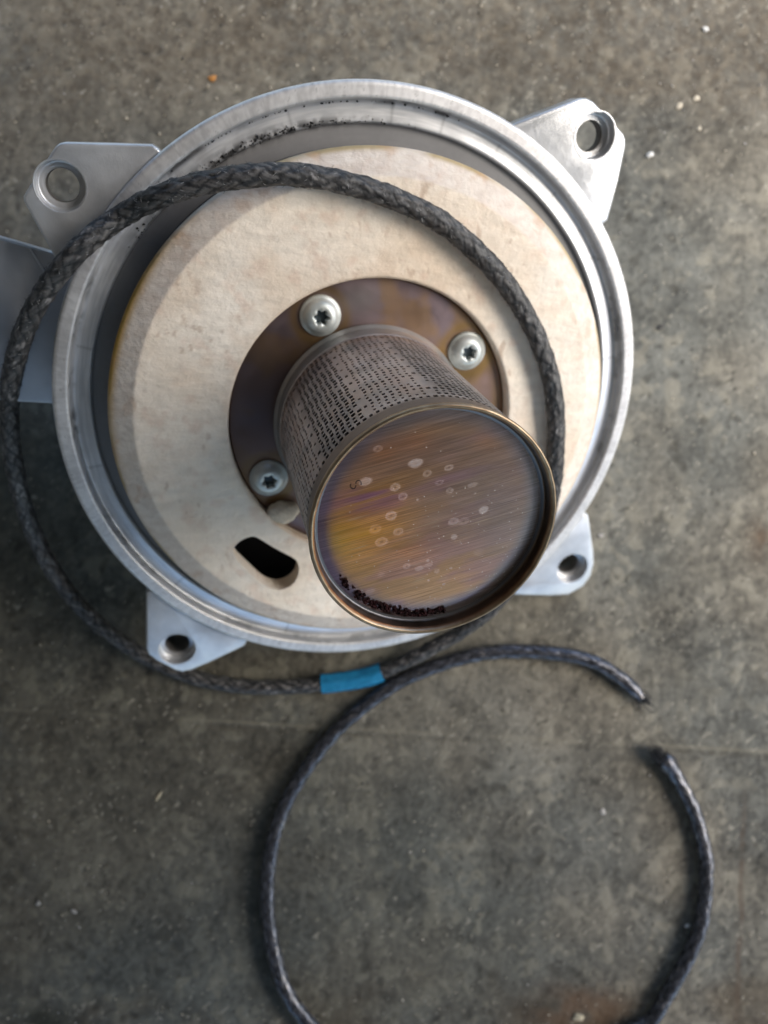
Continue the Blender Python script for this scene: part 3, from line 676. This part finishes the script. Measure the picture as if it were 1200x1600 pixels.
def fuzz(name, fr, rad, count, mat, parent, length, width, lay=.5, where=None):
    Cn, s, Tn, N, B = fr; V = []; Fc = []
    r_ = np.random.default_rng(len(name) * 31 + count)
    tries = 0
    while len(Fc) < count and tries < count * 6:
        tries += 1
        i = int(r_.integers(2, len(Cn) - 2)); th = r_.uniform(0, 2 * np.pi)
        if where is not None and not where(s[i], th, r_.uniform()): continue
        nrm = N[i] * math.cos(th) + B[i] * math.sin(th); tng = Tn[i] * r_.choice([-1, 1]) ; bi = np.cross(nrm, tng)
        p = Cn[i] + nrm * rad * .96; L = r_.uniform(.4, 1) * length * MM
        d = nrm * r_.uniform(.15, 1) * (1 - lay) + tng * r_.uniform(.2, 1) + bi * r_.uniform(-.7, .7); d /= np.linalg.norm(d)
        sd_ = np.cross(d, nrm); sd_ /= max(1e-9, np.linalg.norm(sd_)); wd = width * MM * r_.uniform(.6, 1.2)
        mid = p + d * L * .55 + nrm * L * .12; end = p + d * L - nrm * L * .05
        k = len(V)
        V += [tuple(p - sd_ * wd), tuple(p + sd_ * wd), tuple(p + nrm * wd), tuple(mid - sd_ * wd * .7), tuple(mid + sd_ * wd * .7), tuple(mid + nrm * wd * .7), tuple(end)]
        Fc += [(k, k + 1, k + 4, k + 3), (k + 1, k + 2, k + 5, k + 4), (k + 2, k, k + 3, k + 5), (k + 3, k + 4, k + 6), (k + 4, k + 5, k + 6), (k + 5, k + 3, k + 6)]
    o = mesh_obj(name, V, Fc, mat, parent, smooth=False); o['kind'] = 'stuff'
    return o

def dz(u, v, z):                      # height (mm) above the concrete of a door point seen at u, v
    P_ = RM @ on_door(u, v, z) + T; return P_[2]
RR = 3.05
# survey of the fitted rope: picture place and height of its centre above the concrete
top = lambda u, v, zc: (u, v, dz(u, v, zc))
R1 = [(556, 1062, 3.5), (520, 1067, 3.5), (470, 1072, 3.5), (390, 1073, 3.5), (310, 1060, 3.7), (235, 1030, 5), (165, 984, 11), (104, 922, 20), (60, 850, 33), (30, 765, 49), (16, 680, 65), (17, 600, 80),
      (37, 520, 93), (75, 448, 103), (125, 388, 110)]
R1 += [top(190, 338, 3.25), top(260, 303, 11.6), top(330, 283, 14.6), top(400, 274, 15.4), top(470, 274, 15.4), top(545, 287, 15.4), top(620, 312, 15.4), top(690, 348, 15.4), top(752, 400, 15.4), top(800, 457, 15.4), top(836, 520, 15.4), top(858, 580, 15.4), top(868, 645, 15.3), top(868, 710, 14.5),
       top(860, 780, 12), top(838, 850, 7), top(800, 912, 5), (760, 957, 17), (715, 990, 11), (672, 1014, 8.0), (636, 1032, 5.8), (596, 1050, 3.9), (552, 1062.5, 3.5)]
new_rope = bpy.data.objects.new('rope_gasket', None); C.objects.link(new_rope)
new_rope.location = on_floor(545, 1064, 0); new_rope.empty_display_size = .02
tag(new_rope, 'black braided rope gasket ring closed with blue tape, draped over the burner door', 'rope gasket')
off = Vector(new_rope.location)
def rel(pts): return [on_floor(*p) - np.array(off) for p in pts]
o1, fr1 = rope('braided_cord', rel(R1), RR * MM, .055, new_rope, 3, 7.0, fray=.19, K=5, colours=((.009, .009, .010), (.115, .107, .102)), rg=(.40, .66))
L1 = fr1[1][-1]
fuzz('loose_fibres', fr1, RR * MM, 11000, M['fibre'], new_rope, 1.6, .085, .3)
fuzz('pale_lint', fr1, RR * MM, 3200, M['lint'], new_rope, 1.6, .08, .85, where=lambda s_, th, k: math.cos(th) > .15 and k < .5 + .5 * math.sin(s_ * .55))
# tape band round the joint
def tape():
    Cn, s = catmull(rel([(597, 1049.5, 3.9), (572, 1058, 3.6), (545, 1063.5, 3.5), (520, 1067, 3.5), (502, 1068.5, 3.5)]), .5 * MM); s = s / MM; Tn, N, B = frames(Cn); n = len(Cn); nth = 48; th = np.linspace(0, 2 * np.pi, nth, endpoint=False)
    S, TH = np.meshgrid(s, th, indexing='ij'); S = S.ravel(); TH = TH.ravel()
    R = (RR + .5 + .75 * (fbm(np.stack([S * .4, np.cos(TH) * 4, np.sin(TH) * 4], 1), 2.0, 3, 9) - .5) + .12 * np.sin(TH * 7)) * MM
    R = np.minimum(R, np.where(np.cos(TH) < -.7, (3.25 / np.maximum(.7, -np.cos(TH))) * MM, 1))
    co = np.repeat(Cn, nth, 0) + (np.repeat(N, nth, 0) * np.cos(TH)[:, None] + np.repeat(B, nth, 0) * (np.sin(TH) * 1.12)[:, None]) * R[:, None]
    return grid_obj('tape_band', co, n, nth, M['tape'], new_rope, close_v=True, flip=True)
tape()

R2z = [((985, 178), 0), ((965, 155), 0), ((930, 125), 0), ((870, 88), 0), ((800, 69), 0), ((700, 60), 0), ((600, 64), 0), ((500, 88), 0), ((400, 128), 0), ((320, 178), 0), ((230, 255), 0), ((165, 335), 0), ((115, 415), 0), ((78, 510), 0), ((62, 600), 0), ((60, 700), 0), ((75, 800), 0), ((102, 890), 0), ((160, 975), 0)]
R2 = [(380 + x / 1.579, 980 + y / 1.579, 3.25) for (x, y), _ in R2z]
R2 += [(550, 1655, 3.25), (640, 1705, 3.25), (740, 1730, 3.25), (840, 1715, 3.25), (930, 1665, 3.25), (985, 1612, 3.25)]
R2 += [(800 + x / 3, 1350 + y / 3, 3.25) for x, y in ((648, 740), (710, 640), (775, 530), (835, 415), (880, 300), (903, 180), (910, 60))]
R2 += [(1102, 1335, 3.25), (1085, 1270, 3.25), (1062, 1223, 3.4), (1045, 1195, 3.8), (1030, 1182, 4.2)]
old_rope = bpy.data.objects.new('rope_gasket', None); C.objects.link(old_rope)
old_rope.location = on_floor(760, 1340, 0); old_rope.empty_display_size = .02
tag(old_rope, 'broken old black rope gasket lying open on the concrete with two cut ends', 'rope gasket')
off = Vector(old_rope.location)
def ends(S, L, TH):
    d0, d1 = S, L - S
    return (.62 + .38 * sstep(0, 7, d0)) * sstep(-.6, .5, d0) * (1 + .28 * np.exp(-((d1 - 4) / 3.5) ** 2)) * (.25 + .75 * sstep(-.4, 2.0, d1))
o2, fr2 = rope('old_cord', rel(R2), RR * MM, .05, old_rope, 23, 8.0, fray=.07, flat=.90, colours=((.040, .041, .047), (.125, .13, .155)), rg=(.22, .34), endfun=ends, mat=M['old_rope'])
fuzz('loose_fibres', fr2, RR * MM * .95, 2500, M['fibre'], old_rope, 1.0, .05, .6)
fuzz('pale_lint', fr2, RR * MM * .95, 500, M['lint'], old_rope, .9, .05, .9, where=lambda s_, th, k: math.cos(th) > .2)
def frayed_end(c, d, n_, seed):
    r_ = np.random.default_rng(seed); V = []; Fc = []
    for _ in range(n_):
        p = c + r_.normal(0, 1.5, 3) * MM * np.array([1, 1, .6]); dd = d + r_.normal(0, .35, 3); dd[2] *= .5; dd /= np.linalg.norm(dd); L = r_.uniform(1.2, 4.2) * MM
        sd_ = np.cross(dd, (0, 0, 1.0)); sd_ /= np.linalg.norm(sd_); w_ = r_.uniform(.10, .3) * MM; k = len(V); up = np.array([0, 0, w_ * 1.5])
        e = p + dd * L; V += [tuple(p - sd_ * w_), tuple(p + sd_ * w_), tuple(p + up), tuple(e - sd_ * w_ * .4), tuple(e + sd_ * w_ * .4), tuple(e + up * .4)]
        Fc += [(k, k + 1, k + 4, k + 3), (k + 1, k + 2, k + 5, k + 4), (k + 2, k, k + 3, k + 5), (k + 3, k + 4, k + 5)]
    o = mesh_obj('frayed_end', V, Fc, M['fibre'], old_rope, smooth=False); return o
frayed_end(fr2[0][-1], fr2[2][-1], 170, 5)
frayed_end(fr2[0][2], -fr2[2][2], 70, 6)

# ------------------------------------------------------------------ crumbs and chips
ico = bmesh.new(); bmesh.ops.create_icosphere(ico, subdivisions=1, radius=1); ICO_V = np.array([v.co[:] for v in ico.verts]); ICO_F = [tuple(v.index for v in f.verts) for f in ico.faces]; ico.free()
def crumbs(name, pts, sizes, mat, seed):
    r_ = np.random.default_rng(seed); V = []; Fc = []
    for p, s_ in zip(pts, sizes):
        k = len(V); sc = r_.uniform(.55, 1.25, 3) * s_; q = ICO_V * (1 + r_.uniform(-.3, .3, (len(ICO_V), 1))) * sc
        a_ = r_.uniform(0, 6.28); ca, sa = math.cos(a_), math.sin(a_); q = np.stack([q[:, 0] * ca - q[:, 1] * sa, q[:, 0] * sa + q[:, 1] * ca, q[:, 2]], 1) + p
        V += [tuple(x * MM) for x in q]; Fc += [tuple(i + k for i in f) for f in ICO_F]
    return mesh_obj(name, V, Fc, mat, None, smooth=False)
def to_world(P): return (np.asarray(P) @ RM.T) + T
pts = []; sz = []
r_ = np.random.default_rng(4)
edge_px = [(514, 905), (530, 924), (548, 938), (566, 947), (584, 953), (602, 958), (620, 962), (640, 965), (660, 965), (680, 962), (694, 957)]
edge_l = np.array([on_door(u, v, ZC + .3) for u, v in edge_px])
dens = [.25, .55, .8, 1.0, 1.0, 1.0, 1.0, 1.0, .9, .75, .6]
while len(pts) < 300:
    k = r_.uniform(0, len(edge_l) - 1.001); i = int(k); f = k - i
    if r_.uniform() > dens[i] * (1 - f) + dens[i + 1] * f: continue
    p = edge_l[i] * (1 - f) + edge_l[i + 1] * f; rad_ = np.hypot(p[0], p[1]); inw = abs(r_.normal(0, .3 + 1.0 * vnoise(np.array([[k * 3.0, 0, 0]]), 1.0, 5)[0])); rr_ = min(27.9, rad_ + .35) - inw
    p = np.array([p[0] / rad_ * rr_, p[1] / rad_ * rr_, ZC + .15 + abs(r_.normal(0, .35)) * (1 if inw < .8 else .3)])
    pts.append(p); sz.append(min(.75, .2 + abs(r_.normal(0, .2))))
o = crumbs('soot_crumbs', to_world(pts), sz, M['soot'], 8)
tag(o, 'dark red brown soot crumbs lying along the lower rim of the burner end cap', 'soot', kind='stuff')
pts = []; sz = []
while len(pts) < 260:
    d_ = r_.normal(113, 13); rr_ = r_.normal(89.5, .55)
    pts.append((rr_ * math.cos(math.radians(d_)), rr_ * math.sin(math.radians(d_)), -3.6)); sz.append(abs(r_.normal(.08, .15)) + .06)
for _ in range(60):
    d_ = r_.uniform(70, 130); pts.append((94.5 * math.cos(math.radians(d_)), 94.5 * math.sin(math.radians(d_)), -3.4)); sz.append(abs(r_.normal(.22, .12)) + .08)
o = crumbs('black_crumbs', to_world(pts), sz, M['black'], 9)
tag(o, 'black gasket crumbs scattered in the upper groove of the aluminium ring', 'crumbs', kind='stuff')

# broken flake of insulation by the lower left screw
p = on_door(441, 801, ZD + 2.0)
fl = mesh_obj('insulation_flake', [tuple(v) for v in ICO_V], ICO_F, M['cream_stone'])
bm = bmesh.new(); bm.from_mesh(fl.data); bmesh.ops.subdivide_edges(bm, edges=bm.edges[:], cuts=4, use_grid_fill=True)
for v in bm.verts:
    q = np.array(v.co[:]); q = q / np.linalg.norm(q); k = 1 + .8 * (fbm(q[None] * 3, 1.6, 3, 3)[0] - .5)
    v.co = Vector((q[0] * 5.4 * k, q[1] * 4.2 * k, np.clip(q[2] * 3.0 * k, -2.0, 2.6))) * MM
bm.to_mesh(fl.data); bm.free(); fl.data.polygons.foreach_set('use_smooth', [True] * len(fl.data.polygons))
m4 = mw.copy(); m4.translation = Vector(to_world([p])[0] * MM); fl.matrix_world = m4
stone('flake', (.68, .56, .42)); fl.data.materials.clear(); fl.data.materials.append(M['flake'])
tag(fl, 'cream flake of broken insulation beside the lower left screw, against the burner tube', 'flake')

def chip(name, u, v, size, mat, label, cat, ang=0, seed=0, group=None):
    r_ = np.random.default_rng(seed + 100)
    q = ICO_V * (1 + r_.uniform(-.38, .30, (len(ICO_V), 1))) * np.array(size) * np.array([1, 1, .75])
    ca, sa = math.cos(ang), math.sin(ang); q = np.stack([q[:, 0] * ca - q[:, 1] * sa, q[:, 0] * sa + q[:, 1] * ca, q[:, 2]], 1)
    o = mesh_obj(name, [tuple(x * MM) for x in q], ICO_F, M[mat], None, smooth=False); o.location = on_floor(u, v, size[2] * .4)
    tag(o, label, cat, group); return o
g = 'small chips lying on the concrete'
chip('stone_chip', 332, 122, (1.9, 1.5, .8), 'orange_stone', 'orange stone chip on the concrete above the aluminium ring', 'chip', .4, 1, g)
chip('stone_chip', 1103, 45, (1.5, 1.2, 1.0), 'white_stone', 'bright white stone chip near the top right corner of the concrete', 'chip', .2, 2, g)
chip('stone_chip', 1062, 165, (1.8, 1.6, .7), 'cream_stone', 'pale cream chip right of the upper right lug, the left one of a close pair', 'chip', 1.0, 3, g)
chip('stone_chip', 1088, 154, (1.9, 1.2, .7), 'cream_stone', 'pale cream chip right of the upper right lug, the right one of a close pair', 'chip', .5, 4, g)
chip('stone_chip', 1015, 242, (1.9, 1.3, 1.3), 'white_stone', 'pale chip on the concrete just below right of the upper right lug hole', 'chip', .7, 5, g)
chip('straw_grain', 248, 1244, (3.3, .95, .8), 'straw', 'pale elongated straw grain lying alone on the lower left concrete', 'grain', 1.0, 6)
chip('stone_chip', 60, 1411, (1.2, 1.1, .8), 'grey_stone', 'round pale chip at the lower left, the left one of two', 'chip', 0, 7, g)
chip('stone_chip', 116, 1424, (1.7, .95, .8), 'grey_stone', 'oblong pale chip at the lower left, the right one of two', 'chip', -.6, 8, g)
chip('stone_chip', 1031, 512, (1.8, 1.1, .6), 'dark_stone', 'black chip on the concrete right of the aluminium ring', 'chip', .5, 9, g)
chip('stone_chip', 1074, 1447, (1.3, 1.2, 1.1), 'white_stone', 'white chip touching the inner side of the broken old rope', 'chip', 0, 10, g)
chip('stone_chip', 905, 1589, (2.9, 1.5, 1.2), 'straw', 'yellowish white chip at the bottom edge inside the broken rope loop', 'chip', .1, 11, g)
chip('stone_chip', 941, 1268, (1.7, 1.5, .5), 'grey_stone', 'flat grey chip on the concrete inside the broken rope loop', 'chip', .3, 12, g)
chip('stone_chip', 1092, 201, (1.3, 1.1, .6), 'cream_stone', 'tiny cream chip below the close pair right of the upper right lug', 'chip', .2, 13, g)
chip('stone_chip', 940, 837, (1.5, 1.1, .5), 'grey_stone', 'small pale grey chip right of the lower right lug', 'chip', .2, 14, g)

# loose grit on the slab
pts = []; sz = []
while len(pts) < 2600:
    x_, y_ = r_.uniform(-175, 175), r_.uniform(-228, 228)
    keep = .18 + .8 * (sstep(150, 215, np.array([y_ + .25 * abs(x_)]))[0] + sstep(-195, -215, np.array([y_]))[0])
    if r_.uniform() > keep: continue
    pts.append((x_, y_, .12)); sz.append(min(.75, .12 + abs(r_.normal(0, .16))))
for nm, mat_, lo, hi, lab in (('pale_grit', 'cream_stone', 0, 1100, 'fine pale grit scattered over the concrete'), ('grey_grit', 'grey_stone', 1100, 2000, 'fine grey grit scattered over the concrete'), ('dark_grit', 'dark_stone', 2000, 2600, 'fine dark grit scattered over the concrete')):
    o = crumbs(nm, np.array(pts[lo:hi]), sz[lo:hi], M[mat_], 40 + lo); tag(o, lab, 'grit', kind='stuff')
